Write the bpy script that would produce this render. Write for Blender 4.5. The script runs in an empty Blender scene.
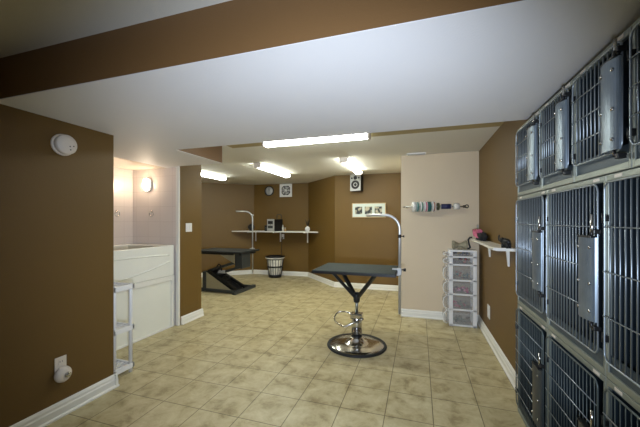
import bpy, bmesh, math, random
from mathutils import Vector, Matrix
random.seed(7)
PI = math.pi
C = bpy.context.scene.collection

# ------------------------------------------------------------------ materials
def mat(name, col, rough=.6, metal=0.0, spec=.5, noise=0.0, nscale=8, bump=0.0, bscale=60, emis=None, estr=0, trans=0.0, coat=0.0):
    m = bpy.data.materials.new(name); m.use_nodes = True
    nt = m.node_tree; b = nt.nodes['Principled BSDF']
    lin = [((c/255)/12.92 if c/255 <= .04045 else ((c/255+.055)/1.055)**2.4) for c in col]
    b.inputs['Base Color'].default_value = (*lin, 1)
    b.inputs['Roughness'].default_value = rough
    b.inputs['Metallic'].default_value = metal
    b.inputs['Specular IOR Level'].default_value = spec
    b.inputs['Coat Weight'].default_value = coat
    if trans: b.inputs['Alpha'].default_value = 1-trans
    if emis:
        b.inputs['Emission Color'].default_value = (*emis, 1); b.inputs['Emission Strength'].default_value = estr
    tc = nt.nodes.new('ShaderNodeTexCoord')
    if noise:
        n = nt.nodes.new('ShaderNodeTexNoise'); n.inputs['Scale'].default_value = nscale; n.inputs['Detail'].default_value = 4
        nt.links.new(tc.outputs['Object'], n.inputs['Vector'])
        r = nt.nodes.new('ShaderNodeValToRGB')
        r.color_ramp.elements[0].position = .3; r.color_ramp.elements[1].position = .7
        r.color_ramp.elements[0].color = (*[c*(1-noise) for c in lin], 1)
        r.color_ramp.elements[1].color = (*[min(1, c*(1+noise)) for c in lin], 1)
        nt.links.new(n.outputs['Fac'], r.inputs['Fac']); nt.links.new(r.outputs['Color'], b.inputs['Base Color'])
    if bump:
        n2 = nt.nodes.new('ShaderNodeTexNoise'); n2.inputs['Scale'].default_value = bscale; n2.inputs['Detail'].default_value = 2
        nt.links.new(tc.outputs['Object'], n2.inputs['Vector'])
        bp = nt.nodes.new('ShaderNodeBump'); bp.inputs['Strength'].default_value = bump; bp.inputs['Distance'].default_value = .004
        nt.links.new(n2.outputs['Fac'], bp.inputs['Height']); nt.links.new(bp.outputs['Normal'], b.inputs['Normal'])
    return m

M = {}
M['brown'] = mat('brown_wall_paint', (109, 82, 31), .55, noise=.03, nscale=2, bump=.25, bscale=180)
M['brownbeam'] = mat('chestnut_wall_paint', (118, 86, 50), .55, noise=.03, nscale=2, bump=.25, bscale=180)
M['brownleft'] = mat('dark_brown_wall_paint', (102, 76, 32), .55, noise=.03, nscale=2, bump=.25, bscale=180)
M['pink'] = mat('beige_wall_paint', (214, 196, 168), .6, noise=.02, nscale=2, bump=.2, bscale=180)
M['white_ceiling'] = mat('ceiling_paint', (222, 218, 206), .75, noise=.015, nscale=2, bump=.2, bscale=120)
M['soffit'] = mat('soffit_paint', (226, 224, 224), .6, noise=.012, nscale=2, bump=.15, bscale=120)
M['olive'] = mat('olive_ceiling_band', (168, 150, 104), .7, noise=.03, nscale=3)
M['gloss_ceiling'] = mat('alcove_ceiling_gloss', (226, 212, 192), .12, noise=.02, nscale=2)
M['trim'] = mat('trim_white', (232, 230, 222), .4, noise=.015, nscale=6)
M['plastic'] = mat('white_plastic', (232, 231, 230), .35, noise=.01, nscale=10)
M['ivory'] = mat('ivory_plastic', (222, 212, 200), .4, noise=.01, nscale=10)
M['acrylic'] = mat('tub_acrylic', (238, 238, 230), .2, noise=.01, nscale=3)
M['panel'] = mat('tub_panel_paint', (236, 236, 226), .45, noise=.015, nscale=4)
M['chrome'] = mat('chrome', (205, 203, 198), .18, 1.0, noise=.03, nscale=12)
M['arm'] = mat('satin_chrome', (214, 214, 212), .34, .75, noise=.03, nscale=12)
M['steel'] = mat('brushed_steel', (170, 172, 170), .3, 1.0, noise=.06, nscale=14)
M['galv'] = mat('galvanised_plate', (118, 130, 140), .36, .55, noise=.12, nscale=20)
M['frame_metal'] = mat('kennel_frame_metal', (150, 156, 148), .42, .6, noise=.06, nscale=10)
M['bars'] = mat('kennel_bar_metal', (160, 170, 178), .36, .8, noise=.04, nscale=20)
M['bars_dark'] = mat('dark_bar_metal', (96, 106, 106), .45, .6, noise=.06, nscale=20)  # darker version of the bar metal for the bottom row
M['kennel_in'] = mat('kennel_interior', (32, 44, 53), .5, .0, noise=.15, nscale=6)
M['slate'] = mat('kennel_pan', (62, 76, 86), .45, .3, noise=.06, nscale=8)
M['black'] = mat('black_plastic', (22, 22, 23), .4, noise=.1, nscale=20)
M['blackmetal'] = mat('black_powder_coat', (26, 27, 27), .45, .1, noise=.1, nscale=25)
M['darkgrey'] = mat('dark_grey_enamel', (58, 62, 62), .4, .1, noise=.06, nscale=12)
M['rubbertop'] = mat('ribbed_rubber_table_mat', (42, 52, 50), .7, spec=.3, noise=.08, nscale=20, bump=.4, bscale=140)
M['rubberdark'] = mat('black_rubber_table_mat', (34, 38, 38), .5, noise=.08, nscale=20, bump=.4, bscale=140)
M['rubber'] = mat('black_rubber', (20, 22, 22), .6, noise=.1, nscale=20)
M['tan_plate'] = mat('tan_side_plate', (158, 150, 122), .4, .15, noise=.05, nscale=8)
M['tile_white'] = None
M['tube'] = mat('fluorescent_diffuser', (240, 245, 240), .4, emis=(.95, 1.0, .91), estr=32)
M['warm'] = mat('lamp_globe', (255, 240, 220), .3, emis=(1.0, .80, .58), estr=70)
M['silver'] = mat('silver_plastic', (182, 182, 178), .4, .15, noise=.03, nscale=20)
M['clockface'] = mat('clock_face', (190, 192, 190), .4, noise=.02, nscale=20)
M['clear'] = mat('translucent_plastic', (205, 202, 196), .3, trans=.80)
M['liner'] = mat('bin_liner_plastic', (222, 218, 206), .45, noise=.12, nscale=14, bump=.6, bscale=30)
M['wood'] = mat('pale_wood_frame', (190, 160, 112), .5, noise=.12, nscale=20)
M['mount'] = mat('white_picture_mount', (214, 224, 216), .6, noise=.02, nscale=20)
M['pinkcloth'] = mat('pink_cloth', (206, 110, 140), .85, noise=.12, nscale=30, bump=.4, bscale=80)
M['blackcloth'] = mat('black_cloth', (30, 29, 32), .85, noise=.2, nscale=30, bump=.4, bscale=80)
M['greybow'] = mat('grey_silver_ribbon', (150, 144, 122), .45, .1, noise=.25, nscale=40)
M['navy'] = mat('navy_ribbon', (34, 40, 84), .5, noise=.1, nscale=40)
M['lens'] = mat('clear_lens', (230, 230, 240), .1, coat=.5, noise=.02, nscale=10)
M['dark_hole'] = mat('dark_slot', (40, 36, 34), .8, noise=.05, nscale=20)

def floor_mat():
    m = bpy.data.materials.new('ceramic_floor_tile'); m.use_nodes = True
    nt = m.node_tree; b = nt.nodes['Principled BSDF']; N = nt.nodes.new; L = nt.links.new
    geo = N('ShaderNodeNewGeometry')
    mp = N('ShaderNodeMapping'); mp.inputs['Location'].default_value = (-.092+.319*40, -2.185+.327*40, 0)
    L(geo.outputs['Position'], mp.inputs['Vector'])
    br = N('ShaderNodeTexBrick'); br.offset = 0; br.squash = 1
    br.inputs['Scale'].default_value = 1; br.inputs['Brick Width'].default_value = .319; br.inputs['Row Height'].default_value = .327
    br.inputs['Mortar Size'].default_value = .0034; br.inputs['Mortar Smooth'].default_value = .3; br.inputs['Bias'].default_value = 0
    br.inputs['Color1'].default_value = (1, 1, 1, 1); br.inputs['Color2'].default_value = (.94, .94, .93, 1); br.inputs['Mortar'].default_value = (.33, .30, .26, 1)
    L(mp.outputs['Vector'], br.inputs['Vector'])
    n = N('ShaderNodeTexNoise'); n.inputs['Scale'].default_value = 6.5; n.inputs['Detail'].default_value = 8; n.inputs['Roughness'].default_value = .68; n.inputs['Distortion'].default_value = .35
    L(geo.outputs['Position'], n.inputs['Vector'])
    r = N('ShaderNodeValToRGB'); e = r.color_ramp.elements
    e[0].position = .34; e[0].color = (.305, .235, .112, 1)
    e[1].position = .65; e[1].color = (.60, .525, .315, 1)
    k = r.color_ramp.elements.new(.46); k.color = (.475, .393, .212, 1)
    L(n.outputs['Fac'], r.inputs['Fac'])
    mx = N('ShaderNodeMix'); mx.data_type = 'RGBA'; mx.blend_type = 'MULTIPLY'; mx.inputs[0].default_value = 1
    L(r.outputs['Color'], mx.inputs[6]); L(br.outputs['Color'], mx.inputs[7]); L(mx.outputs[2], b.inputs['Base Color'])
    b.inputs['Roughness'].default_value = .42; b.inputs['Specular IOR Level'].default_value = .4
    bp = N('ShaderNodeBump'); bp.inputs['Strength'].default_value = .5; bp.inputs['Distance'].default_value = .003; bp.invert = True
    L(br.outputs['Fac'], bp.inputs['Height']); L(bp.outputs['Normal'], b.inputs['Normal'])
    return m
M['floor'] = floor_mat()

def tile_mat():
    m = bpy.data.materials.new('alcove_wall_tile'); m.use_nodes = True
    nt = m.node_tree; b = nt.nodes['Principled BSDF']; N = nt.nodes.new; L = nt.links.new
    geo = N('ShaderNodeNewGeometry'); sep = N('ShaderNodeSeparateXYZ'); L(geo.outputs['Position'], sep.inputs[0])
    add = N('ShaderNodeMath'); add.operation = 'ADD'; L(sep.outputs[0], add.inputs[0]); L(sep.outputs[1], add.inputs[1])
    cmb = N('ShaderNodeCombineXYZ'); L(add.outputs[0], cmb.inputs[0]); L(sep.outputs[2], cmb.inputs[1])
    mp = N('ShaderNodeMapping'); mp.inputs['Location'].default_value = (20, 20.06, 0); L(cmb.outputs[0], mp.inputs['Vector'])
    br = N('ShaderNodeTexBrick'); br.offset = 0; br.squash = 1
    br.inputs['Scale'].default_value = 1; br.inputs['Brick Width'].default_value = .2; br.inputs['Row Height'].default_value = .2
    br.inputs['Mortar Size'].default_value = .0022; br.inputs['Mortar Smooth'].default_value = .3
    br.inputs['Color1'].default_value = (.72, .65, .6, 1); br.inputs['Color2'].default_value = (.69, .62, .57, 1); br.inputs['Mortar'].default_value = (.58, .51, .46, 1)
    L(mp.outputs[0], br.inputs['Vector']); L(br.outputs['Color'], b.inputs['Base Color'])
    b.inputs['Roughness'].default_value = .28
    return m
M['tile_white'] = tile_mat()

def photo_mat(name, seed):
    m = bpy.data.materials.new(name); m.use_nodes = True
    nt = m.node_tree; b = nt.nodes['Principled BSDF']; N = nt.nodes.new; L = nt.links.new
    tc = N('ShaderNodeTexCoord'); mp = N('ShaderNodeMapping'); mp.inputs['Location'].default_value = (seed*3.7, seed, 0); L(tc.outputs['Object'], mp.inputs[0])
    n = N('ShaderNodeTexNoise'); n.inputs['Scale'].default_value = 14; n.inputs['Detail'].default_value = 2; L(mp.outputs[0], n.inputs['Vector'])
    r = N('ShaderNodeValToRGB'); e = r.color_ramp.elements
    e[0].position = .42; e[0].color = (.03, .035, .04, 1); e[1].position = .58; e[1].color = (.55, .5, .36, 1)
    k = e.new(.5); k.color = (.25, .24, .18, 1)
    L(n.outputs['Fac'], r.inputs['Fac']); L(r.outputs['Color'], b.inputs['Base Color']); b.inputs['Roughness'].default_value = .3
    return m

def clutter_mat(name, cols, scale=26):
    m = bpy.data.materials.new(name); m.use_nodes = True
    nt = m.node_tree; b = nt.nodes['Principled BSDF']; N = nt.nodes.new; L = nt.links.new
    tc = N('ShaderNodeTexCoord'); v = N('ShaderNodeTexVoronoi'); v.inputs['Scale'].default_value = scale; L(tc.outputs['Object'], v.inputs['Vector'])
    s = N('ShaderNodeSeparateColor'); L(v.outputs['Color'], s.inputs[0])
    r = N('ShaderNodeValToRGB'); r.color_ramp.interpolation = 'CONSTANT'; e = r.color_ramp.elements
    for i, c in enumerate(cols):
        el = e[i] if i < 2 else e.new(i/len(cols))
        el.position = i/len(cols); el.color = (*[(x/255)**2.2 for x in c], 1)
    L(s.outputs[0], r.inputs['Fac']); L(r.outputs['Color'], b.inputs['Base Color']); b.inputs['Roughness'].default_value = .6
    return m

# ------------------------------------------------------------------ mesh builder
class MB:
    def __init__(self): self.bm = bmesh.new(); self.mats = []
    def _mi(self, m):
        if m is None: return 0
        if m not in self.mats: self.mats.append(m)
        return self.mats.index(m)
    def box(self, a, b, bevel=0.0, m=None, rot=None, piv=None, seg=2):
        bm = bmesh.new()
        bmesh.ops.create_cube(bm, size=1)
        a = Vector(a); b = Vector(b); c = (a+b)/2; s = b-a
        for v in bm.verts: v.co = Vector((v.co.x*s.x, v.co.y*s.y, v.co.z*s.z))
        if bevel: bmesh.ops.bevel(bm, geom=list(bm.edges), offset=min(bevel, min(abs(s.x), abs(s.y), abs(s.z))*.45), segments=seg, affect='EDGES', profile=.5)
        p = Vector(piv) if piv else c
        for v in bm.verts:
            q = v.co + c
            if rot is not None: q = rot @ (q-p) + p
            v.co = q
        self._merge(bm, m); return self
    def _merge(self, bm, m=None, smooth=False):
        mi = self._mi(m); mp = {}
        for v in bm.verts: mp[v] = self.bm.verts.new(v.co)
        for f in bm.faces:
            try:
                nf = self.bm.faces.new([mp[v] for v in f.verts]); nf.material_index = mi; nf.smooth = smooth or f.smooth
            except ValueError: pass
        bm.free()
    def bar(self, p, q, w, h, bevel=.003, up=(0, 0, 1), m=None):
        p = Vector(p); q = Vector(q); d = (q-p); l = d.length; d.normalize(); u = Vector(up)
        if abs(d.dot(u)) > .98: u = Vector((0, 1, 0))
        x = d; y = u.cross(x).normalized(); z = x.cross(y)
        R = Matrix((x, y, z)).transposed(); bm = bmesh.new(); bmesh.ops.create_cube(bm, size=1)
        for v in bm.verts: v.co = Vector((v.co.x*l, v.co.y*w, v.co.z*h))
        if bevel: bmesh.ops.bevel(bm, geom=list(bm.edges), offset=min(bevel, w*.45, h*.45), segments=2, affect='EDGES')
        for v in bm.verts: v.co = R @ v.co + (p+q)/2
        self._merge(bm, m); return self
    def tube(self, pts, r, n=8, closed=False, m=None):
        pts = [Vector(p) for p in pts]; rs = r if isinstance(r, (list, tuple)) else [r]*len(pts)
        bm = bmesh.new(); rings = []; K = len(pts); prev = None
        for i, p in enumerate(pts):
            if closed: t = pts[(i+1) % K]-pts[i-1]
            else: t = pts[min(i+1, K-1)]-pts[max(i-1, 0)]
            t.normalize()
            if prev is None:
                a = Vector((0, 0, 1)) if abs(t.z) < .9 else Vector((1, 0, 0)); u = t.cross(a).normalized()
            else:
                u = prev - t*prev.dot(t); u.normalize()
            prev = u; w = t.cross(u)
            rings.append([bm.verts.new(p+(u*math.cos(2*PI*k/n)+w*math.sin(2*PI*k/n))*rs[i]) for k in range(n)])
        rng = range(K if closed else K-1)
        for i in rng:
            A = rings[i]; B = rings[(i+1) % K]
            for k in range(n):
                f = bm.faces.new([A[k], A[(k+1) % n], B[(k+1) % n], B[k]]); f.smooth = True
        if not closed:
            bm.faces.new(rings[0][::-1]); bm.faces.new(rings[-1])
        self._merge(bm, m); return self
    def lathe(self, prof, c=(0, 0, 0), axis='z', n=32, m=None, rot=None, sharp=False):
        bm = bmesh.new(); c = Vector(c); rings = []
        def tr(x, y, z):
            v = Vector((x, y, z))
            if axis == 'x': v = Vector((z, x, y))
            if axis == 'y': v = Vector((y, z, x))
            if axis == '-y': v = Vector((x, -z, y))
            if rot is not None: v = rot @ v
            return v + c
        for r, z in prof:
            if r < 1e-6: rings.append([bm.verts.new(tr(0, 0, z))])
            else: rings.append([bm.verts.new(tr(r*math.cos(2*PI*k/n), r*math.sin(2*PI*k/n), z)) for k in range(n)])
        for A, B in zip(rings, rings[1:]):
            for k in range(n):
                q = (k+1) % n
                if len(A) == 1 and len(B) == 1: continue
                if len(A) == 1: f = bm.faces.new([A[0], B[k], B[q]])
                elif len(B) == 1: f = bm.faces.new([A[k], A[q], B[0]])
                else: f = bm.faces.new([A[k], A[q], B[q], B[k]])
                f.smooth = not sharp
        if len(rings[0]) > 1: bm.faces.new(rings[0][::-1])
        if len(rings[-1]) > 1: bm.faces.new(rings[-1])
        bmesh.ops.recalc_face_normals(bm, faces=bm.faces)
        self._merge(bm, m); return self
    def prism(self, poly, d, m=None, bevel=0):          # poly of 3-D points extruded by vector d
        bm = bmesh.new(); d = Vector(d)
        A = [bm.verts.new(Vector(p)) for p in poly]; B = [bm.verts.new(Vector(p)+d) for p in poly]
        bm.faces.new(A); bm.faces.new(B[::-1]); n = len(A)
        for k in range(n): bm.faces.new([A[k], B[k], B[(k+1) % n], A[(k+1) % n]])
        bmesh.ops.recalc_face_normals(bm, faces=bm.faces)
        if bevel: bmesh.ops.bevel(bm, geom=list(bm.edges), offset=bevel, segments=2, affect='EDGES')
        self._merge(bm, m); return self
    def blob(self, c, s, m=None, jitter=0.0, sub=3, rot=None):
        bm = bmesh.new(); bmesh.ops.create_icosphere(bm, subdivisions=sub, radius=1)
        c = Vector(c)
        for v in bm.verts:
            j = 1+jitter*(math.sin(v.co.x*7+c.x*31)+math.sin(v.co.y*6+c.y*17)+math.sin(v.co.z*8+1))/3
            q = Vector((v.co.x*s[0]*j, v.co.y*s[1]*j, v.co.z*s[2]*j))
            v.co = (rot @ q if rot is not None else q)+c
        for f in bm.faces: f.smooth = True
        self._merge(bm, m); return self
    def build(self, name, m, parent=None):
        me = bpy.data.meshes.new(name); 
        bmesh.ops.recalc_face_normals(self.bm, faces=self.bm.faces)
        self.bm.to_mesh(me); self.bm.free()
        mats = self.mats if self.mats else [m]
        for k in mats: me.materials.append(k)
        o = bpy.data.objects.new(name, me); C.objects.link(o)
        if parent is not None: o.parent = parent
        return o

def tag(o, label=None, cat=None, group=None, kind=None):
    if label: o['label'] = label
    if cat: o['category'] = cat
    if group: o['group'] = group
    if kind: o['kind'] = kind
    return o
def thing(name, loc, label, cat, rz=0, group=None):
    o = bpy.data.objects.new(name, None); C.objects.link(o); o.location = loc; o.rotation_euler = (0, 0, rz); o.empty_display_size = .05
    return tag(o, label, cat, group)
def struct(name, mb, m, label=None, cat=None):
    return tag(mb.build(name, m), label, cat, None, 'structure')
def copy_tree(o, parent=None):
    c = o.copy(); C.objects.link(c)
    if parent is not None: c.parent = parent
    for ch in list(o.children): copy_tree(ch, c)
    return c

# ------------------------------------------------------------------ the room
ZC = 2.28; ZS = 2.045
XL = -2.365; XR = .76; T = .12
struct('floor', MB().box((-6.2, -3, -.1), (2.1, 7.6, 0)), M['floor'], 'beige mottled ceramic tile floor', 'floor')
struct('ceiling', MB().box((-6.2, -3, ZC), (2.1, 7.6, ZC+.1)), M['white_ceiling'], 'flat white painted ceiling', 'ceiling')
# soffit: L-shaped drop, white below, brown on its upright faces
s = MB()
def soff(a, b):
    s.box(a, b, m=M['brownbeam'])
soff((-3.15, 1.131, ZS+.004), (1.42, 2.455, ZC)); soff((-3.15, 2.455, ZS+.004), (-2.26, 3.20, ZC))
s.mats = [M['brownbeam']]
s.box((-3.15, 1.1312, ZS), (1.42, 2.4548, ZS+.0038), m=M['soffit']); s.box((-3.15, 2.4548, ZS), (-2.2602, 3.1998, ZS+.0038), m=M['soffit'])
struct('trim_soffit', s, None, 'wide dropped soffit with white underside and brown upright faces', 'soffit')
struct('ceiling_band', MB().box((-2.255, 2.46, ZC-.004), (XR, 3.42, ZC)), M['olive'], 'olive ceiling band behind the soffit', 'ceiling band')  # thin olive strip flat against the ceiling behind the soffit
# left wall, alcove, column
struct('wall_left', MB().box((XL-1.6, -3, 0), (XL, 1.89, ZC)), M['brownleft'], 'dark brown left wall carrying the smoke detector', 'wall')
struct('wall_alcove', MB().box((-3.9, 1.892, 0), (-3.73, 3.27, ZS)), M['tile_white'], 'white tiled wall behind the bathtub', 'wall')
struct('ceiling_alcove', MB().box((-3.9, 1.892, ZS), (-3.152, 3.268, ZC)), M['gloss_ceiling'], 'glossy pale ceiling over the bathtub', 'ceiling')
c = MB(); c.box((-3.9, 3.272, 0), (-2.952, 3.69, ZC), m=M['brown']); struct('wall_column', c, None, 'brown wall stub with the light switch', 'wall')
struct('wall_tiled', MB().box((-3.73, 3.262, 0), (-2.99, 3.272, ZS)), M['tile_white'], 'tiled end wall of the bath alcove with the oval lamp', 'wall')
struct('ceiling_alcove_end', MB().box((-3.152, 3.202, ZS), (-2.952, 3.272, ZC)), M['soffit'], 'short white ceiling strip over the alcove edge', 'ceiling')
struct('trim_alcove', MB().box((-2.992, 3.245, 0), (-2.946, 3.271, ZS), .004), M['trim'], 'white upright corner trim at the alcove', 'trim')
# far room
A0 = (-5.62, 5.70); A = (-4.03, 7.06); B = (-2.57, 7.11); Cc = (-1.64, 6.14); D = (-.20, 6.16)
def wallseg(name, p, q, m, label, z0=0, z1=ZC, t=T, ext=0.0):
    p = Vector((*p, 0)); q = Vector((*q, 0)); d = (q-p).normalized(); n = Vector((-d.y, d.x, 0))
    p2 = p-d*ext; q2 = q+d*ext
    poly = [p2, q2, q2+n*t, p2+n*t]
    mb = MB().prism([v+Vector((0, 0, z0)) for v in poly], (0, 0, z1-z0))
    return struct(name, mb, m, label, 'wall')
wallseg('wall_back_left', A0, A, M['brown'], 'brown slanted wall at the far left')
wallseg('wall_back', A, B, M['brown'], 'brown far back wall with clock and fan')
wallseg('wall_back_slanted', B, Cc, M['brown'], 'brown slanted wall right of the far shelf')
wallseg('wall_back_right', Cc, (-.12, 6.17), M['brown'], 'brown wall behind the speaker and picture frame')
struct('wall_far_left', MB().box((-5.8, 3.69, 0), (-5.62, 5.75, ZC)), M['brown'], 'brown wall hidden left of the far room', 'wall')
struct('wall_far_front', MB().box((-5.8, 3.5, 0), (-3.9, 3.69, ZC)), M['brown'], 'brown wall behind the bath alcove', 'wall')
struct('wall_beige', MB().box((-.245, 4.565, 0), (XR+.02, 6.3, ZC)), M['pink'], 'pinkish beige wall with the ribbon rod', 'wall')
struct('wall_right', MB().box((XR, 2.56, 0), (1.42, 4.565, ZC)), M['brown'], 'brown right wall with the narrow shelf', 'wall')
struct('wall_kennels', MB().box((1.29, -3, 0), (1.42, 2.56, ZC)), M['brown'], 'brown wall behind the kennels', 'wall')
struct('wall_front', MB().box((-2.4, -3.1, 0), (1.42, -3, ZC)), M['brown'], 'brown wall behind the viewer', 'wall')

# baseboards
def baseboard(name, p, q, label):
    p = Vector((*p, 0)); q = Vector((*q, 0)); d = (q-p).normalized(); n = Vector((d.y, -d.x, 0))
    prof = [(0, 0), (.03, 0), (.03, .012), (.02, .022), (.02, .062), (.014, .07), (.014, .085), (.006, .10), (0, .104)]
    poly = [p+n*a+Vector((0, 0, b)) for a, b in prof]
    return struct(name, MB().prism(poly, q-p), M['trim'], label, 'baseboard')
baseboard('baseboard_left', (XL, -3), (XL, 1.915), 'white stepped baseboard under the left dark brown wall')
baseboard('baseboard_left_end', (XL+.028, 1.89), (XL-.06, 1.89), 'white baseboard returning round the end of the left wall')
baseboard('baseboard_column', (-2.952, 3.29), (-2.952, 3.712), 'white baseboard under the light switch wall')
baseboard('baseboard_back_left', A0, A, 'white baseboard under the far left slanted wall')
baseboard('baseboard_back', A, B, 'white baseboard behind the waste basket')
baseboard('baseboard_back_slanted', B, Cc, 'white baseboard under the slanted wall right of the basket')
baseboard('baseboard_back_right', Cc, (-.245, 6.168), 'white baseboard behind the grooming table')
baseboard('baseboard_beige', (-.247, 4.565), (XR, 4.565), 'white baseboard under the beige wall')
baseboard('baseboard_right', (XR, 4.565), (XR, 2.565), 'white baseboard under the right brown wall')

# ------------------------------------------------------------------ ceiling lights
def ceiling_light(loc, rz, label, L=1.22):
    t = thing('ceiling_light', loc, label, 'ceiling light', rz, 'fluorescent ceiling lights')
    MB().box((-L/2+.02, -.062, -.022), (L/2-.02, .062, 0), .004).build('housing', M['plastic'], t)
    prof = []
    for k in range(13):
        a = PI*k/12
        prof.append((0, .06*math.cos(a)*(1.0), -.022-.052*math.sin(a)**.55 if 0 < k < 12 else -.022))
    MB().prism([(-L/2+.025, y, z) for _, y, z in prof], (L-.05, 0, 0)).build('diffuser', M['tube'], t)
    for sx in (-1, 1):
        x0 = sx*(L/2-.025); x1 = sx*L/2
        MB().box((min(x0, x1), -.064, -.078), (max(x0, x1), .064, 0), .006).build('end_cap', M['ivory'], t)
    return t
ceiling_light((-1.09, 3.21, ZC-.004), 0, 'long fluorescent light just behind the soffit, running across the room')
ceiling_light((-2.47, 5.02, ZC), PI/2, 'fluorescent ceiling light above the wall fan, between two others')
ceiling_light((-1.05, 5.02, ZC), PI/2, 'fluorescent ceiling light in front of the wall speaker')
ceiling_light((-3.93, 5.02, ZC), PI/2, 'fluorescent ceiling light partly hidden by the light switch wall')
t = thing('ceiling_vent', (-.035, 4.47, ZC), 'flat white air vent on the ceiling above the beige wall', 'vent')
MB().box((-.13, -.05, -.012), (.13, .05, 0), .003).build('vent_frame', M['plastic'], t)
v = MB()
for k in range(5): v.box((-.115, -.04+k*.018, -.016), (.115, -.032+k*.018, -.010))
v.build('vent_slats', M['silver'], t)

# ------------------------------------------------------------------ left wall things
RX = Matrix.Rotation(PI/2, 3, 'Y')
t = thing('smoke_detector', (XL, 1.508, 1.878), 'round white smoke detector high on the left brown wall', 'smoke detector')
MB().lathe([(0, 0), (.072, 0), (.074, .006), (.074, .016), (.068, .02), (0, .02)], axis='x', n=40).build('base_ring', M['ivory'], t)
cv = MB().lathe([(.060, .018), (.067, .024), (.067, .050), (.062, .058), (.03, .061), (0, .062)], axis='x', n=40).build('cover', M['ivory'], t)
vv = MB()
for dy, dz in ((.012, -.012), (.036, -.006), (.016, -.034)): vv.lathe([(.0042, .056), (.0042, .0630), (0, .0630)], c=(0, dy, dz), axis='x', n=10)
vv.build('vent_holes', M['dark_hole'], cv)
t = thing('wall_outlet', (XL, 1.497, .352), 'white wall outlet low on the left wall with a night light plugged in', 'outlet')
MB().box((0, -.037, -.06), (.006, .037, .06), .003).build('cover_plate', M['ivory'], t)
for dz in (.026, -.026):
    k = MB().box((.005, -.017, dz-.018), (.009, .017, dz+.018), .004).build('socket', M['ivory'], t)
    MB().box((.0085, -.009, dz-.004), (.0095, -.006, dz+.008)).box((.0085, .006, dz-.004), (.0095, .009, dz+.006)).build('slot', M['dark_hole'], k)
t = thing('night_light', (XL+.0095, 1.50, .292), 'round white night light plugged into the left wall outlet', 'night light')
MB().lathe([(0, 0), (.05, 0), (.054, .012), (.05, .026), (.036, .036), (0, .038)], axis='x', n=32).build('shell', M['ivory'], t)
MB().lathe([(.019, .034), (.019, .046), (.014, .051), (0, .053)], axis='x', n=24, c=(0, .012, -.004)).build('lens', M['chrome'], t)
t = thing('light_switch', (-2.952, 3.436, 1.263), 'white double light switch plate on the brown wall stub', 'light switch')
MB().box((0, -.058, -.058), (.006, .058, .058), .003).build('cover_plate', M['plastic'], t)
for dy in (-.024, .024):
    MB().box((.005, dy-.016, -.034), (.010, dy+.016, .034), .003).build('rocker', M['plastic'], t)

# ------------------------------------------------------------------ bath alcove
t = thing('bathtub', (0, 0, 0), 'white raised bathtub with curved ribs and panelled base in the tiled alcove', 'bathtub')
yA, yB = 1.896, 3.229; xF, xB = -3.0, -3.728; z0, z1 = .655, 1.042
tb = MB()
tb.box((xF-.05, yA, z0), (xF, yB, z1), .012)                       # front skirt
tb.box((xB, yA, z0), (xB+.06, yB, z1), .01); tb.box((xB+.05, yA, z0), (xF-.04, yA+.09, z1), .01); tb.box((xB+.05, yB-.09, z0), (xF-.04, yB, z1), .01)
tb.box((xB+.05, yA+.08, z0), (xF-.04, yB-.08, z0+.06))
tub = tb.build('basin', M['acrylic'], t)
r1 = MB()
pts = []
for k in range(25):
    u = k/24; pts.append((xF+.001, yA+.05+u*1.2, .90+.045*math.sin(PI*(.25+.6*u))))
r1.tube(pts, .009, 8)
pts = []
for k in range(25):
    u = k/24; pts.append((xF+.001, yA+.05+u*1.2, .70+.14*u**2.2))
r1.tube(pts, .009, 8)
r1.build('embossed_rib', M['acrylic'], tub)
p = MB().box((xF-.04, yA, 0), (xF-.012, yB, .60)).build('base_panel', M['panel'], t)
f = MB().box((xF-.014, yA, .595), (xF+.006, yB, .655), .004).box((xF-.014, yB-.05, 0), (xF+.004, yB, .6), .004).box((xF-.014, yA, 0), (xF+.002, yB-.05, .022), .003)
f.build('panel_trim', M['trim'], p)
t = thing('wall_lamp', (-3.455, 3.262, 1.835), 'oval glowing bulkhead lamp on the tiled alcove wall', 'wall lamp')
def stadium(w, h, d0, d1, n=12):
    pts = []
    for k in range(n+1): a = PI*k/n; pts.append((w*math.cos(a), d0, (h-w)+w*math.sin(a)))
    for k in range(n+1): a = PI+PI*k/n; pts.append((w*math.cos(a), d0, -(h-w)+w*math.sin(a)))
    return MB().prism(pts, (0, d1-d0, 0), bevel=.004)
stadium(.062, .09, 0, -.03).build('base', M['plastic'], t)
gl = MB().blob((0, -.04, 0), (.05, .035, .078), sub=3).build('globe', M['warm'], t)
for dz in (-.035, .035): MB().tube([(-.055, -.03, dz), (-.045, -.06, dz), (0, -.08, dz), (.045, -.06, dz), (.055, -.03, dz)], .003, 6).build('guard_bar', M['steel'], t)
def tether(loc, rz, label):
    t = thing('wall_ring', loc, label, 'wall ring', rz, 'tether rings on the tiles')
    MB().lathe([(0, 0), (.014, 0), (.014, .008), (.007, .014), (0, .016)], axis='-y', n=16, c=(0, 0, .03)).build('eye_plate', M['chrome'], t)
    MB().tube([(.033*math.cos(a*PI/10), -.014, .033*math.sin(a*PI/10)-.002) for a in range(20)], .0042, 8, closed=True).build('ring', M['chrome'], t)
tether((-3.395, 3.262, 1.445), 0, 'small metal ring on the tiles below the oval lamp')
tether((-3.73, 3.02, 1.445), PI/2, 'small metal ring on the tiled back wall at the edge of the dark brown wall')

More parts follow.
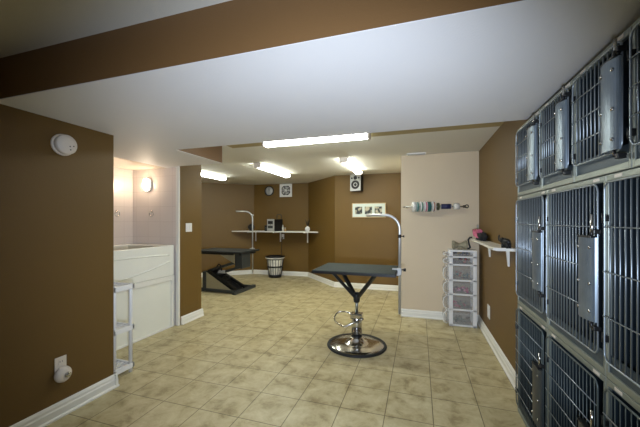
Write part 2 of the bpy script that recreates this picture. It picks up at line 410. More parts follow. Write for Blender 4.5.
# plastic shelf rack beside the tub
t = thing('shelf_rack', (-2.715, 2.055, 0), 'white plastic three-tier shelf rack standing in front of the bathtub', 'shelf rack')
W, Dp = .27, .10
for zz, nm in ((.06, 'shelf'), (.40, 'shelf'), (.765, 'shelf')):
    sh = MB()
    for (a, b) in (((-W, -Dp), (W, -Dp+.02)), ((-W, Dp-.02), (W, Dp)), ((-W, -Dp), (-W+.02, Dp)), ((W-.02, -Dp), (W, Dp))):
        sh.box((a[0], a[1], zz-.022), (b[0], b[1], zz+.022), .004)
    for k in range(11):
        x = -W+.04+k*.047; sh.box((x, -Dp+.01, zz+.0), (x+.02, Dp-.01, zz+.012))
    sh.build('shelf', M['plastic'], t)
for sx in (-1, 1):
    for sy in (-1, 1):
        MB().lathe([(0, 0), (.016, 0), (.016, .79), (.013, .795), (0, .795)], c=(sx*(W-.021), sy*(Dp-.021), 0), n=16).build('post', M['plastic'], t)

# ------------------------------------------------------------------ front hydraulic grooming table
def arm_post(parent, base, z_lo, z_hi, reach, dirv, r=.0148, clampz=.8, knobside=(1, 0)):
    x, y = base; d = Vector((*dirv, 0)).normalized(); pts = [(x, y, z_lo), (x, y, z_hi-.15)]
    R = .15
    for k in range(1, 9):
        a = PI/2*k/8; q = Vector((x, y, z_hi-R))+d*(R-R*math.cos(a))+Vector((0, 0, R*math.sin(a))); pts.append(tuple(q))
    q = Vector((x, y, z_hi))+d*reach; pts.append(tuple(q))
    arm = MB().tube(pts, r, 12).build('arm_post', M['arm'], parent)
    return arm
t = thing('grooming_table', (-.645, 3.33, 0), 'pedestal grooming table with grey rubber top and round chrome base', 'grooming table')
MB().lathe([(0, .0), (.318, .0), (.322, .008), (.316, .018), (.294, .022), (.285, .016), (0, .012)], n=64).build('base_rim', M['rubber'], t)
MB().lathe([(.292, .014), (.290, .020), (.24, .022), (.232, .027), (.14, .031), (.12, .036), (.088, .058), (.068, .085), (.06, .099), (0, .099)], n=64).build('base_dish', M['chrome'], t)
cy = MB().lathe([(0, .096), (.056, .096), (.056, .30), (.05, .31), (0, .31)], n=40).build('pump_cylinder', M['chrome'], t)
MB().lathe([(.06, .095), (.06, .112), (.056, .115)], n=40).build('collar', M['black'], cy)
MB().box((-.066, -.055, .295), (.066, .055, .352), .012).build('pump_head', M['chrome'], t)
MB().lathe([(0, .35), (.017, .35), (.017, .50), (0, .50)], n=24).build('piston', M['steel'], t)
MB().tube([(-.05, .02, .335), (-.14, .05, .338), (-.20, .05, .335), (-.235, .02, .315), (-.245, -.03, .285), (-.225, -.07, .262), (-.18, -.105, .245), (-.12, -.13, .232), (-.105, -.132, .232), (-.02, -.1, .27), (.065, -.065, .305)], .0085, 10).tube([(.045, -.07, .30), (.085, -.06, .315)], .014, 10).build('foot_lever', M['chrome'], t)
MB().lathe([(0, .47), (.032, .47), (.036, .50), (.036, .54), (.028, .575), (0, .575)], n=24).build('bracket_hub', M['blackmetal'], t)
for sx, sy in ((-1, -1), (1, -1), (-1, 1), (1, 1)):
    MB().bar((sx*.012, sy*.012, .52), (sx*.225, sy*.17, .805), .042, .03).build('support_arm', M['blackmetal'], t)
MB().box((-.30, -.22, .80), (.32, .22, .815), .003).build('support_plate', M['blackmetal'], t)
tt = MB().box((-.41, -.30, .813), (.43, .30, .843), .006).build('tabletop', M['rubbertop'], t)
MB().box((-.415, -.305, .811), (.435, -.300, .838), .001).box((-.415, .300, .811), (.435, .305, .838), .001).box((-.415, -.305, .811), (-.410, .305, .838), .001).box((.430, -.305, .811), (.435, .305, .838), .001).build('edge_band', M['black'], tt)
ax = .4545; ay = -.015
arm = arm_post(t, (ax, ay), .385, 1.412, .345, (-1, -.02))
tag(arm, 'chrome curved grooming arm')
MB().box((ax-.03, ay-.018, .79), (ax+.018, ay+.018, .862), .004).box((ax-.075, ay-.02, .843), (ax+.005, ay+.02, .858), .003).box((ax-.075, ay-.016, .783), (ax+.005, ay+.016, .797), .003).build('clamp', M['silver'], arm)
MB().lathe([(0, 0), (.006, 0), (.006, .02), (.016, .022), (.016, .045), (0, .047)], axis='x', c=(ax+.016, ay, .845), n=14).build('clamp_knob', M['black'], arm)
MB().lathe([(.0, 1.175), (.016, 1.175), (.016, 1.21), (0, 1.21)], c=(ax, ay, 0), n=14).lathe([(0, 0), (.006, 0), (.006, .025), (.012, .026), (.012, .036), (0, .036)], axis='x', c=(ax+.01, ay, 1.192), n=10).build('adjuster', M['black'], arm)

# ------------------------------------------------------------------ far Z-lift grooming table
t = thing('grooming_table', (-3.95, 4.97, 0), 'low electric grooming table with zigzag lift frame and black top', 'grooming table', math.radians(-2))
b = MB()
b.box((-.02, .0, .015), (.74, .06, .07), .005); b.box((-.02, .50, .015), (.74, .56, .07), .005)
b.box((.70, -.04, .0), (.77, .66, .062), .006); b.box((-.07, -.03, .0), (.0, .66, .062), .006)
b.box((.0, .0, .07), (.075, .30, .385), .006)
b.build('base_frame', M['darkgrey'], t)
h = MB().prism([(.07, .09, .06), (.70, .09, .06), (.10, .09, .385), (.07, .09, .385)], (0, .20, 0)).build('lift_housing', M['blackmetal'], t)
MB().prism([(.08, .012, .068), (.64, .012, .068), (.08, .012, .375)], (0, .008, 0)).build('side_plate', M['tan_plate'], h)
MB().bar((.10, .045, .40), (.74, .045, .09), .05, .04).bar((.10, .31, .395), (.74, .31, .075), .05, .045).build('brace', M['blackmetal'], t)
for pq in (((.10, .17, .40), (.70, .17, .585)), ((.26, .17, .335), (.80, .17, .50))):
    MB().bar(pq[0], pq[1], .19, .045).build('lift_arm', M['darkgrey'], t)
u = MB().box((.70, .04, .475), (.86, .32, .745), .008).build('upper_bracket', M['darkgrey'], t)
MB().prism([(.36, .032, .725), (.70, .032, .725), (.70, .032, .56)], (0, .01, 0)).build('gusset', M['tan_plate'], u)
MB().box((-.16, .03, .715), (.68, .07, .755), .004).box((-.16, .50, .715), (.84, .54, .755), .004).box((-.14, .03, .715), (-.1, .54, .755), .004).box((.8, .03, .715), (.84, .54, .755), .004).build('top_frame', M['blackmetal'], t)
tt = MB().box((-.22, -.04, .755), (.88, .62, .785), .006).build('tabletop', M['rubberdark'], t)
MB().tube([(.34, .03, .40), (.32, .03, .50), (.35, .03, .53), (.40, .03, .52), (.42, .03, .42)], .014, 8).build('foot_pedal', M['black'], t)
MB().tube([(.46, .0, .29), (.52, .0, .335), (.60, .0, .335), (.62, .0, .30), (.55, .0, .265)], .012, 8).build('lift_handle', M['black'], t)
MB().box((.30, .06, .36), (.46, .12, .42), .01).build('motor_cover', M['silver'], t)
arm = arm_post(t, (.705, .64), .29, 1.545, .34, (-.96, -.28), r=.012)
tag(arm, 'thin chrome curved grooming arm')
MB().box((.67, .585, .75), (.74, .665, .80), .004).build('clamp', M['silver'], arm)
MB().lathe([(0, 1.45), (.018, 1.45), (.018, 1.48), (0, 1.48)], c=(.705, .64, 0), n=14).build('adjuster', M['silver'], arm)

# ------------------------------------------------------------------ far shelf and things
t = thing('wall_shelf', (0, 0, 1.095), 'long white corner-to-corner shelf on the far brown wall', 'shelf')
FY = 6.62
poly = [(-4.40, FY, -.012), (-2.155, FY, -.012), (-2.60, 7.085, -.012), (-4.02, 7.045, -.012)]
MB().prism(poly, (0, 0, .024), bevel=.002).build('board', M['trim'], t)
for x in (-3.98, -3.29, -2.52):
    yb = 7.07 if -4.0 < x < -2.6 else 6.93
    MB().box((x-.012, 6.66, -.03), (x+.012, yb, -.0125), .002).box((x-.014, yb-.012, -.26), (x+.014, yb, -.0125), .001).build('bracket', M['trim'], t)
ZSH = 1.107
t = thing('stereo', (-3.32, 6.80, ZSH), 'silver and black compact stereo standing on the far shelf', 'stereo', math.radians(-18))
MB().box((-.115, -.13, 0), (.115, .16, .285), .006).build('body', M['black'], t)
fp = MB().box((-.117, -.142, .004), (.117, -.128, .288), .005).build('front_panel', M['silver'], t)
MB().box((-.085, -.146, .17), (.075, -.141, .245), .003).build('display', M['black'], fp)
MB().box((-.085, -.146, .07), (.075, -.141, .13), .003).build('cassette_door', M['darkgrey'], fp)
MB().lathe([(.014, 0), (.014, .012), (0, .014)], axis='-y', c=(.0, -.142, .15), n=16).build('volume_knob', M['chrome'], fp)
MB().tube([(-.02, .1, .28), (-.02, .1, .385), (.0, .1, .40), (.10, .1, .40), (.12, .1, .385), (.12, .1, .28)], .008, 8).build('handle', M['black'], t)
t = thing('loudspeaker', (-3.52, 6.80, ZSH), 'small dark speaker box left of the stereo on the shelf', 'speaker')
MB().box((-.045, -.06, 0), (.045, .06, .14), .008).build('cabinet', M['black'], t)
MB().lathe([(.032, 0), (.028, .006), (.012, .003), (0, .006)], axis='-y', c=(0, -.06, .065), n=20).build('speaker_cone', M['darkgrey'], t)
t = thing('round_ornament', (-3.95, 6.78, ZSH), 'black round ball-shaped object on the left of the far shelf', 'ornament'); t.scale = (.75, .75, .75)
MB().lathe([(0, 0), (.06, 0), (.06, .012), (.045, .02), (.08, .045), (.108, .09), (.112, .125), (.095, .18), (.05, .215), (0, .225)], n=32).build('ball', M['black'], t)
MB().lathe([(0, .222), (.02, .222), (.018, .235), (0, .238)], n=16).build('cap', M['darkgrey'], t)
def bottle(loc, h, r, m, label):
    t = thing('bottle', loc, label, 'bottle')
    MB().lathe([(0, 0), (r, 0), (r, h*.6), (r*.45, h*.75), (r*.45, h*.8), (0, h*.8)], n=20).build('body', m, t)
    MB().lathe([(0, h*.79), (r*.5, h*.79), (r*.5, h), (0, h)], n=16).build('cap', M['plastic'], t)
bottle((-3.085, 6.76, ZSH), .15, .022, M['liner'], 'taller small bottle just right of the stereo')
bottle((-3.02, 6.74, ZSH), .085, .022, M['wood'], 'shorter tan bottle second to the right of the stereo')
t = thing('reed_vase', (-2.47, 6.78, ZSH), 'white round vase with dark reeds on the right end of the far shelf', 'vase')
MB().lathe([(0, 0), (.03, 0), (.055, .03), (.062, .06), (.05, .095), (.02, .11), (.02, .125), (.015, .125), (.012, .1), (0, .1)], n=28).build('vase_body', M['plastic'], t)
rd = MB()
for k in range(7):
    a = k*.9; rd.tube([(0, 0, .08), (.055*math.cos(a), .04*math.sin(a), .26+.03*math.sin(k*2.1))], .0045, 6)
rd.build('reeds', M['black'], t)
t = thing('wall_clock', (-3.60, 7.073, 2.108), 'round black-rimmed clock on the far wall left of the fan', 'clock', math.radians(2))
MB().lathe([(0, 0), (.125, 0), (.128, .02), (.12, .034), (.102, .03), (.102, .012), (0, .012)], axis='-y', n=48).build('rim', M['black'], t)
MB().lathe([(0, .012), (.103, .012), (.103, .018), (0, .018)], axis='-y', n=48).build('clock_face', M['clockface'], t)
MB().box((-.006, -.024, -.01), (.006, -.019, .055)).build('hand', M['black'], t)
MB().box((-.004, -.027, -.085), (.004, -.024, .012)).build('hand', M['black'], t)
t = thing('wall_fan', (-3.15, 7.088, 2.108), 'square white ventilation fan on the far wall beside the clock', 'fan', math.radians(2))
fr = MB()
fr.box((-.16, -.03, -.16), (.16, 0, -.115), .004).box((-.16, -.03, .115), (.16, 0, .16), .004).box((-.16, -.03, -.12), (-.115, 0, .12), .004).box((.115, -.03, -.12), (.16, 0, .12), .004)
for sx in (-1, 1):
    for sz in (-1, 1): fr.prism([(sx*.12, -.028, sz*.12), (sx*.06, -.028, sz*.12), (sx*.12, -.028, sz*.06)], (0, .026, 0))
fr.build('fan_frame', M['plastic'], t)
MB().box((-.12, -.004, -.12), (.12, 0, .12)).build('back_plate', M['black'], t)
bl = MB()
for k in range(5):
    a0 = k*2*PI/5
    bl.prism([(.03*math.cos(a0), -.012, .03*math.sin(a0)), (.1*math.cos(a0-.22), -.008, .1*math.sin(a0-.22)), (.1*math.cos(a0+.32), -.016, .1*math.sin(a0+.32))], (0, .003, 0))
bl.build('fan_blades', M['silver'], t)
gr = MB()
for rr in (.045, .07, .095): gr.tube([(rr*math.cos(k*PI/16), -.025, rr*math.sin(k*PI/16)) for k in range(32)], .003, 6, closed=True)
for k in range(4): a = k*PI/4; gr.tube([(-.115*math.cos(a), -.024, -.115*math.sin(a)), (.115*math.cos(a), -.024, .115*math.sin(a))], .003, 6)
gr.lathe([(.03, .016), (.03, .032), (0, .034)], axis='-y', n=20)
gr.build('grille', M['plastic'], t)
# outlet + cord under the shelf
t = thing('wall_outlet', (-3.235, 7.086, .965), 'white outlet under the far shelf beside its middle bracket', 'outlet', math.radians(2))
MB().box((-.036, -.006, -.06), (.036, 0, .06), .003).build('cover_plate', M['plastic'], t)
for dz in (.026, -.026): MB().box((-.017, -.009, dz-.018), (.017, -.005, dz+.018), .003).build('socket', M['plastic'], t)
cd = MB().tube([(-3.235, 7.068, .93), (-3.25, 7.045, .91), (-3.245, 7.05, .80), (-3.26, 7.055, .66), (-3.255, 7.062, .50), (-3.27, 7.064, .3), (-3.3, 7.064, .14), (-3.31, 7.05, .115)], .006, 8).box((-3.25, 7.05, .915), (-3.22, 7.077, .945), .004)
tag(cd.build('power_cord', M['black']), 'thin black cord hanging from the far shelf outlet behind the basket', 'cord')
# waste basket
t = thing('waste_basket', (-3.31, 6.80, 0), 'slotted dark waste basket with a pale liner on the far floor', 'waste basket')
bk = MB(); H = .50
def rad(z): return .15+.065*z/H
for (za, zb) in ((.0, .07), (.24, .275), (.43, .47)):
    bk.lathe([(rad(za)-.006, za), (rad(za), za), (rad(zb), zb), (rad(zb)-.006, zb)] , n=40)
bk.lathe([(0, .0), (.148, 0), (.148, .012), (0, .012)], n=40)
bkt = bk.build('basket_body', M['black'], t)
sl = MB()
for k in range(18):
    a = 2*PI*k/18
    sl.bar(((rad(.03)-.002)*math.cos(a), (rad(.03)-.002)*math.sin(a), .03), ((rad(.45)-.002)*math.cos(a), (rad(.45)-.002)*math.sin(a), .45), .012, .005, 0, up=(math.cos(a), math.sin(a), 0))
sl.build('slats', M['black'], bkt)
MB().lathe([(rad(.47)-.004, .47), (rad(.5)+.014, .475), (rad(.5)+.016, .505), (rad(.5)-.008, .51), (rad(.47)-.01, .48)], n=40).build('rim', M['black'], t)
MB().lathe([(.12, .02), (rad(.05)-.014, .05), (rad(.45)-.012, .45), (rad(.45)-.018, .46), (rad(.05)-.022, .06), (.1, .03)], n=40).lathe([(rad(.45)+.002, .445), (rad(.5)+.018, .462), (rad(.5)+.018, .478), (rad(.45)+.002, .462)], n=40).build('liner', M['liner'], t)

# speaker and picture on the right part of the far wall
t = thing('wall_speaker', (-1.15, 6.145, 2.105), 'silver fronted loudspeaker mounted high on the brown wall', 'speaker', math.radians(-12))
MB().box((-.108, -.16, -.165), (.108, -.02, .165), .006).build('cabinet', M['black'], t)
fp = MB().box((-.11, -.172, -.167), (.11, -.158, .167), .006).build('front_panel', M['silver'], t)
MB().lathe([(.085, 0), (.085, .008), (.07, .006), (.03, .0), (.026, .006), (0, .012)], axis='-y', c=(0, -.170, -.045), n=36).build('woofer', M['black'], fp)
MB().lathe([(.04, 0), (.038, .006), (.016, .003), (0, .007)], axis='-y', c=(0, -.170, .09), n=28).build('tweeter', M['black'], fp)
MB().box((-.09, -.175, .07), (-.055, -.17, .10), .002).box((.055, -.175, .07), (.09, -.17, .10), .002).build('bass_port', M['dark_hole'], fp)
MB().box((-.03, -.03, -.05), (.03, .02, .05), .003).build('wall_bracket', M['blackmetal'], t)
t = thing('picture_frame', (-.948, 6.150, 1.562), 'wide pale frame holding three small pictures on the brown wall', 'picture frame')
W, Hh = .335, .145
MB().box((-W, -.03, Hh-.014), (W, 0, Hh), .003).box((-W, -.03, -Hh), (W, 0, -Hh+.014), .003).box((-W, -.03, -Hh+.012), (-W+.014, 0, Hh-.012), .003).box((W-.014, -.03, -Hh+.012), (W, 0, Hh-.012), .003).build('frame_border', M['wood'], t)
MB().box((-W+.012, -.022, -Hh+.012), (W-.012, -.002, Hh-.012)).build('mount', M['mount'], t)
for k, x in enumerate((-.20, -.005, .19)):
    MB().box((x-.072, -.0245, -.075), (x+.072, -.0215, .072)).build('photo', photo_mat('small_photo_%d' % k, k+1.3), t)

# ------------------------------------------------------------------ ribbon rod
RY = 4.478; RZ = 1.545
t = thing('ribbon_rod', (0, 0, 0), 'metal rod fixed across the beige wall holding ribbon spools', 'rod')
MB().tube([(-.19, RY, RZ+.002), (.59, RY, RZ-.004)], .007, 12).build('rod', M['steel'], t)
MB().blob((-.195, RY, RZ), (.02, .014, .014)).tube([(-.165, RY, RZ), (-.165, 4.563, RZ)], .006, 8).lathe([(.018, 0), (.018, .006), (0, .007)], axis='-y', c=(-.165, 4.565, RZ), n=16).build('finial', M['chrome'], t)
tag(MB().tube([(.60+.02*math.cos(k*PI/8), RY, RZ-.002+.02*math.sin(k*PI/8)) for k in range(16)], .006, 8, closed=True).tube([(.575, RY, RZ), (.575, 4.563, RZ)], .006, 8).lathe([(.018, 0), (.018, .006), (0, .007)], axis='-y', c=(.575, 4.565, RZ), n=16).build('finial', M['blackmetal'], t), 'black ring-shaped finial')
def spool(x, r, w, mdisc, mrib, label, yaw=17, rr=None):
    t = thing('ribbon_spool', (x, RY, RZ), label, 'ribbon spool', math.radians(yaw), 'ribbon spools on the rod')
    rr = rr or r*.92
    MB().lathe([(.009, -w/2-.003), (r, -w/2-.003), (r, -w/2), (.009, -w/2)], axis='x', n=36).lathe([(.009, w/2), (r, w/2), (r, w/2+.003), (.009, w/2+.003)], axis='x', n=36).build('flange', mdisc, t)
    MB().lathe([(.009, -w/2), (rr, -w/2), (rr, w/2), (.009, w/2)], axis='x', n=36).build('ribbon', mrib, t)
wd = M['plastic']
rib = {n: mat('ribbon_'+n, c, .5, noise=.1, nscale=40) for n, c in dict(teal=(52, 120, 112), green=(40, 110, 84), rose=(198, 110, 132), white=(226, 224, 216), dteal=(22, 92, 92), tan=(160, 112, 84), lime=(120, 140, 84), olive=(72, 78, 52), grey=(128, 150, 146)).items()}
spool(-.073, .072, .016, wd, rib['white'], 'leftmost spool, large plain white disc')
spool(-.028, .070, .020, mat('spool_grey_disc', (170, 186, 182), .45, noise=.05, nscale=30), rib['teal'], 'grey and teal ribbon spool second from the left')
spool(.030, .073, .022, wd, rib['green'], 'white ribbon spool with green ribbon, third from the left')
spool(.082, .073, .022, wd, rib['rose'], 'white ribbon spool with pink ribbon, fourth from the left')
spool(.130, .070, .018, mat('spool_teal_disc', (40, 104, 100), .45, noise=.05, nscale=30), rib['dteal'], 'dark teal ribbon spool, fifth from the left')
spool(.182, .073, .022, wd, rib['tan'], 'white ribbon spool with tan ribbon, sixth from the left')
spool(.246, .052, .014, mat('spool_olive_disc', (74, 78, 58), .5, noise=.05, nscale=30), rib['olive'], 'small thin olive spool left of the navy roll', yaw=12)
def roll(x, r, w, m, label, name='ribbon_roll'):
    t = thing(name, (x, RY, RZ), label, 'ribbon roll')
    MB().lathe([(.009, -w/2), (r, -w/2), (r, w/2), (.009, w/2)], axis='x', n=28).build('ribbon', m, t)
    MB().lathe([(.008, -w/2-.012), (r*.75, -w/2-.012), (r*.75, -w/2), (.008, -w/2)], axis='x', n=28).lathe([(.008, w/2), (r*.75, w/2), (r*.75, w/2+.012), (.008, w/2+.012)], axis='x', n=28).build('core', M['silver'], t)
roll(.345, .034, .118, M['navy'], 'navy blue ribbon roll on the rod')
roll(.476, .044, .058, rib['white'], 'small white ribbon roll at the right end of the rod')

# ------------------------------------------------------------------ drawer cart (fronts turned to the left)
t = thing('drawer_cart', (.37, 4.31, 0), 'white plastic six-drawer cart standing in the corner by the beige wall', 'drawer cart')
CW, CD = .325, .235; zs = [.0, .20, .395, .575, .775, .875, .965]
fr = MB()
for x in (0, CW-.046):
    for y in (0, CD-.03): fr.box((x, y, .0), (x+.046, y+.03, .955), .005)
for z in zs[:-1]:
    fr.box((.0, .0, z+.004), (CW, CD, z+.024), .003)
fr.box((0, 0, .952), (CW, CD, .978), .006)
fr.build('cart_frame', M['plastic'], t)
for i in range(6):
    z = zs[i]+.026; zt = zs[i+1]-.004 if i < 5 else .948
    hgt = zt-z
    dr = MB()
    dr.box((-.03, .012, z), (CW-.045, .015, zt-.012)); dr.box((-.03, CD-.015, z), (CW-.045, CD-.012, zt-.012)); dr.box((-.03, .012, z), (CW-.045, CD-.012, z+.003))
    d = dr.build('drawer', M['clear'], t)
    fp = [(-.028, .012, z), (-.06, .012, z+.012), (-.07, .012, z+.4*hgt), (-.062, .012, z+.75*hgt), (-.035, .012, zt-.006), (-.02, .012, zt-.006), (-.02, .012, z)]
    MB().prism(fp, (0, CD-.024, 0)).build('drawer_front', M['clear'], d)
    MB().tube([(-.026, .012, z+.002), (-.06, .012, z+.014), (-.073, .012, z+.4*hgt), (-.066, .012, z+.75*hgt), (-.03, .012, zt-.006)], .005, 8).tube([(-.03, .012, zt-.006), (-.03, CD-.012, zt-.006)], .006, 8).build('drawer_pull', M['plastic'], d)
palettes = [((60, 60, 62), (110, 118, 116), (150, 150, 150), (86, 120, 116)), ((180, 60, 100), (120, 120, 124), (90, 96, 100), (200, 120, 150)), ((190, 60, 130), (150, 60, 110), (220, 160, 190), (90, 70, 90)),
            ((40, 60, 70), (150, 60, 60), (120, 130, 130), (50, 110, 120)), ((50, 50, 60), (170, 50, 60), (70, 60, 80), (40, 40, 44)), ((60, 70, 120), (150, 120, 60), (40, 44, 50), (90, 100, 140))]
names = ['bottom', 'second from bottom', 'third from bottom', 'third from top', 'second from top', 'top']
fills = [.42, .42, .35, .4, .6, .6]
for i in range(6):
    z = zs[i]+.030; hgt = zs[i+1]-zs[i]; mb = MB(); rng = random.Random(i+3); n = 26
    for k in range(n):
        sx, sy, sz = rng.uniform(.014, .028), rng.uniform(.014, .026), rng.uniform(.008, .015)
        zz = z+sz*1.05+rng.random()**1.5*max(.001, fills[i]*hgt-.03)
        mb.blob((.37+rng.uniform(.05, CW-.085), 4.31+rng.uniform(.046, CD-.05), zz), (sx, sy, sz), jitter=.25, sub=2, rot=Matrix.Rotation(rng.uniform(0, 3), 3, 'Z'))
    o = mb.build('grooming_supplies', clutter_mat('supplies_%d' % i, palettes[i]))
    tag(o, 'jumbled grooming supplies inside the %s drawer of the white cart' % names[i], 'supplies', 'supplies in the cart drawers', 'stuff')
# grey bow on the cart
t = thing('ribbon_bow', (.505, 4.41, .979), 'grey silvery bow-shaped bundle on top of the drawer cart', 'bow')
for sx in (-1, 1):
    prof = [(.018, 0), (.03, .02), (.05, .055), (.058, .075), (.05, .09), (.0, .085)]
    MB().lathe([(r, sx*z) for r, z in prof], axis='x', n=12, c=(0, 0, .056), sharp=True).build('loop', M['greybow'], t)
MB().blob((0, 0, .05), (.022, .026, .03), jitter=.2).build('knot', M['greybow'], t)
MB().prism([(-.02, -.02, .04), (.02, -.02, .04), (.03, -.055, .0), (-.03, -.055, .0)], (0, .01, 0)).build('tail', M['greybow'], t)

# ------------------------------------------------------------------ right wall shelf
t = thing('wall_shelf', (XR, 0, 1.11), 'short narrow white shelf on the right brown wall beside the kennels', 'shelf')
MB().prism([(-.155, 2.98, -.012), (0, 2.90, -.012), (0, 4.52, -.012), (-.112, 4.52, -.012)], (0, 0, .024), bevel=.002).build('board', M['trim'], t)
for y in (3.10, 3.86):
    MB().box((-.11, y-.011, -.026), (0, y+.011, -.0125), .001).prism([(-.004, y-.011, -.026), (-.03, y-.011, -.026), (-.016, y-.011, -.16), (-.004, y-.011, -.16)], (0, .022, 0)).build('bracket', M['trim'], t)
t = thing('cloth_bundle', (.70, 4.08, 1.123), 'pink and black bundled cloth on the far end of the narrow shelf', 'cloth')
MB().blob((0, -.06, .045), (.052, .17, .048), jitter=.3).blob((.005, .07, .04), (.05, .14, .042), jitter=.3).blob((.0, -.02, .075), (.04, .1, .03), jitter=.3).build('black_cloth', M['blackcloth'], t)
MB().blob((-.03, .08, .075), (.045, .15, .028), jitter=.35, rot=Matrix.Rotation(.28, 3, 'X')).blob((-.02, -.02, .105), (.035, .08, .022), jitter=.35).build('pink_cloth', M['pinkcloth'], t)
t = thing('ornament', (.715, 4.38, 1.123), 'small dark metal loop ornament behind the bundled cloth on the narrow shelf', 'ornament')
MB().lathe([(0, 0), (.018, 0), (.018, .006), (.006, .01), (.005, .13), (0, .13)], n=14).build('stem', M['blackmetal'], t)
for k in (-1, 0, 1): MB().tube([(.0, .035*k+.02*math.cos(a*PI/6), .16+.02*math.sin(a*PI/6)-.008*abs(k)) for a in range(12)], .004, 6, closed=True).build('loop', M['silver'], t)
# elephant figurine, one body
el = thing('elephant_figurine', (.70, 2.965, 1.1215), 'small black elephant figurine with raised trunk near the kennels', 'figurine')
b = MB()
b.blob((0, 0, .052), (.024, .044, .032), sub=3)
for yy in (-.026, .026):
    for xx in (-.013, .013): b.tube([(xx, yy, 0), (xx, yy, .045)], [.0105, .011], 10)
b.blob((0, .048, .066), (.02, .022, .024), sub=3)
b.tube([(0, .062, .062), (0, .078, .06), (0, .086, .075), (0, .085, .095), (0, .08, .112)], [.009, .008, .007, .006, .0045], 10)
b.tube([(0, -.044, .06), (0, -.05, .04)], .003, 6)
body = b.build('elephant_body', M['blackmetal'], el)
for xx in (-1, 1): MB().blob((xx*.021, .036, .066), (.005, .018, .022), sub=2).build('ear', M['blackmetal'], el)
el.scale = (.98, .98, .98)
el.rotation_euler = (0, 0, math.radians(28))
# black strap hanging from the shelf's far end
st = MB().tube([(.668, 4.50, 1.132), (.640, 4.505, 1.132), (.622, 4.508, 1.10), (.632, 4.51, 1.04), (.645, 4.51, 1.0), (.63, 4.51, .986), (.60, 4.50, .986)], .012, 8)
tag(st.build('strap', M['black']), 'black strap hanging from the far end of the narrow shelf onto the cart', 'strap')
t = thing('wall_outlet', (XR, 3.955, .317), 'white outlet plate low on the right brown wall under the shelf', 'outlet')
MB().box((-.006, -.06, -.075), (0, .06, .075), .003).build('cover_plate', M['plastic'], t)
for dz in (.032, -.032): MB().box((-.0085, -.02, dz-.02), (-.005, .02, dz+.02), .003).build('socket', M['plastic'], t)

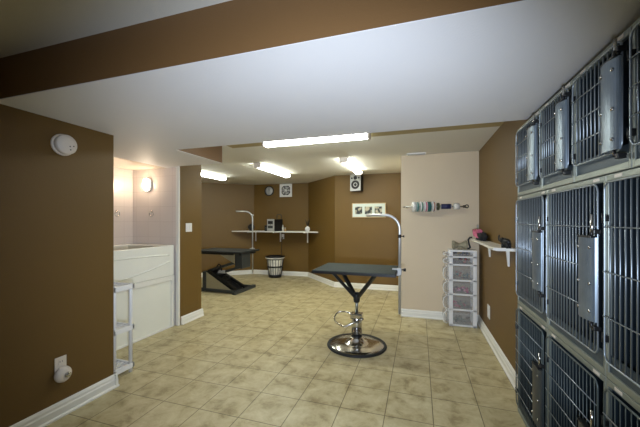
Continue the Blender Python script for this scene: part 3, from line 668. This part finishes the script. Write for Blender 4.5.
# ------------------------------------------------------------------ kennels
XK = .667; XKB = 1.285
def make_kennel(y0, y1, z0, z1, nwire, label, holder_black=False, hinges=True):
    # y1 is the far (hinge) side, y0 the near (latch) side
    t = thing('kennel', (XK, y1, z0), label, 'kennel', 0, 'kennels in the bank')
    w = y1-y0; h = z1-z0; dpt = XKB-XK; fr = .026; fs = .016
    g = .0015
    sh = MB()
    sh.box((.012, -w+g, g), (dpt, -w+.02, h-g)).box((.012, -.02, g), (dpt, -g, h-g)).box((.012, -w+.02, h-.02), (dpt, -.02, h-g)).box((.012, -w+.02, g), (dpt, -.02, .02)).box((dpt-.01, -w+.02, .02), (dpt, -.02, h-.02))
    for k in range(1, 8):                                   # pressed ribs on the back sheet
        y = -w+.02+(w-.04)*k/8; sh.tube([(dpt-.012, y, .03), (dpt-.012, y, h-.03)], .006, 6)
    sh.build('shell', M['kennel_in'], t)
    f = MB()
    f.box((0, -w+g, g), (.016, -w+fs, h-g), .003).box((0, -fs, g), (.016, -g, h-g), .003).box((0, -w+fs-.002, h-fr), (.016, -fs+.002, h-g), .003).box((0, -w+fs-.002, g), (.016, -fs+.002, fr*1.05), .003)
    fo = f.build('front_frame', M['frame_metal'], t)
    for yc in (-w+.062, -.08): MB().box((-.0018, yc-.022, h-.019), (.001, yc+.022, h-.007), .001).build('label_clip', M['ivory'], fo)
    pan = .062
    MB().box((.006, -w+fs, fr), (.012, -fs, fr+pan)).build('floor_pan', M['slate'], t)
    # door: rounded rod frame, upright bars, cross wires
    ya, yb = -w+.026, -.019; za, zb = fr+pan*.7, h-.031; r = .03; xd = -.012; bk = M['bars_dark'] if holder_black else M['bars']; br_ = .0017 if holder_black else .0029
    loop = []
    for cy_, cz_, a0 in ((yb-r, zb-r, 0), (ya+r, zb-r, 90), (ya+r, za+r, 180), (yb-r, za+r, 270)):
        for k in range(6):
            a = math.radians(a0+90*k/5); loop.append((xd, cy_+r*math.cos(a), cz_+r*math.sin(a)))
    d = MB().tube(loop, .0036, 8, closed=True).build('door', bk, t)
    bars = MB(); n = max(8, round((yb-ya)/.03))
    for k in range(1, n):
        y = ya+(yb-ya)*k/n; bars.tube([(xd+.003, y, za+.002), (xd+.003, y, zb-.002)], br_, 6)
    bars.build('bars', bk, d)
    wr = MB()
    for k in range(1, nwire+1):
        z = za+(zb-za)*k/(nwire+1); wr.tube([(xd-.004, ya, z), (xd-.004, yb, z)], .0024, 6)
    wr.build('cross_wires', M['bars'], d)
    # galvanised latch guard near the latch side
    ph = min(.325, h*.66); zc = (za+zb)/2 + (-.03 if h < .6 else -.04); pw = min(.13, w*.28); yp = -w+.014
    x0 = xd-.006
    prof = []
    for k in range(13): a = PI*k/12; prof.append((x0-.002-.020*math.sin(a), yp+pw/2-pw/2*math.cos(a), zc-ph/2))
    for k in range(12, -1, -1): a = PI*k/12; prof.append((x0-.0005-.018*math.sin(a), yp+pw/2-(pw/2-.003)*math.cos(a), zc-ph/2))
    gd = MB().prism(prof, (0, 0, ph)).build('latch_guard', M['darkgrey'] if holder_black else M['galv'], t)
    for dz in (-.38, -.05, .38):
        for yy in (yp+.02, yp+pw-.03):
            MB().lathe([(.007, 0), (.006, .005), (0, .006)], c=(x0-.002-.020*math.sin(math.acos(max(-1, min(1, (yp+pw/2-yy)/(pw/2)))))+.001, yy, zc+dz*ph), n=10, rot=Matrix.Rotation(-PI/2, 3, 'Y')).build('bolt', M['chrome'], gd)
    for sg in (-1, 1):
        zz = zc+sg*(ph/2-.012); la = MB()
        la.tube([(x0-.006, yp+.035, zz), (x0-.012, yp+.02, zz+sg*.02), (x0-.012, yp+.012, zz+sg*.035)], .0055, 8)
        la.box((x0-.014, yp-.004, zz+sg*.035-.009), (x0+.012, yp+.016, zz+sg*.035+.009), .003)
        if sg > 0: la.box((x0-.022, yp+.004, zc+ph/2-.001), (x0+.002, yp+pw*.85, zc+ph/2+.006), .002)
        la.build('latch', M['black'], t)
    MB().tube([(xd-.014, yp+.022, zc+ph/2-.004), (xd-.014, yp+.022, zc+ph/2+min(.09, h*.14))], .0055, 8).build('latch_rod', M['chrome'], t)
    for zz in (za+.12*(zb-za), za+.8*(zb-za)):
        MB().box((-.012, -.024, zz-.012), (.002, -.004, zz+.012), .002).tube([(-.010, -.004, zz-.018), (-.010, -.004, zz+.018)], .0045, 8).build('hinge', M['blackmetal'], t)
    return t
Z = [0.0, .765, 1.523, 2.0]
top = [2.53, 2.08, 1.683, 1.285, .885]
low = [2.53, 1.985, 1.435, .885]
rel = ['beside the brown wall', 'second from the brown wall', 'third from the brown wall', 'fourth from the brown wall']
for i in range(4): make_kennel(top[i+1], top[i], Z[2], Z[3], 3, 'barred metal kennel in the top row, %s' % rel[i])
rel2 = rel[:2]+['third from the brown wall']
for i in range(3): make_kennel(low[i+1], low[i], Z[1], Z[2], 3, 'tall barred metal kennel in the middle row, %s' % rel2[i])
for i in range(3): make_kennel(low[i+1], low[i], Z[0], Z[1], 6, 'dark barred kennel in the bottom row on the floor, %s' % rel2[i], holder_black=True)

# ------------------------------------------------------------------ light
def light(name, kind, loc, energy, col, size=.1, rot=None, **kw):
    l = bpy.data.lights.new(name, kind); l.energy = energy; l.color = col
    if kind in ('POINT', 'SPOT'): l.shadow_soft_size = size
    if kind == 'AREA': l.size = size
    for k, v in kw.items(): setattr(l, k, v)
    o = bpy.data.objects.new(name, l); C.objects.link(o); o.location = loc
    if rot: o.rotation_euler = rot
    return o
yaw = math.atan(99/310)
light('camera_flash', 'SPOT', (.05, .02, 1.17), 285, (.72, .83, 1.0), .06, Vector((-math.sin(yaw), math.cos(yaw), .03)).to_track_quat('-Z', 'Y').to_euler(), spot_size=math.radians(104), spot_blend=.9)
w = bpy.data.worlds.new('World'); bpy.context.scene.world = w; w.use_nodes = True
w.node_tree.nodes['Background'].inputs[0].default_value = (.5, .5, .5, 1); w.node_tree.nodes['Background'].inputs[1].default_value = .05

# ------------------------------------------------------------------ camera
cam = bpy.data.cameras.new('camera'); co = bpy.data.objects.new('camera', cam); C.objects.link(co)
cam.sensor_width = 36; cam.lens = 36*310/640; cam.clip_start = .05
co.location = (0, 0, 1.35); co.rotation_euler = (PI/2, 0, math.atan(99/310)); cam.shift_y = 7.5/640
sc = bpy.context.scene; sc.camera = co
sc.view_settings.view_transform = 'Standard'; sc.view_settings.look = 'None'; sc.view_settings.exposure = 0; sc.view_settings.gamma = 1
sc.cycles.max_bounces = 8; sc.cycles.use_denoising = True
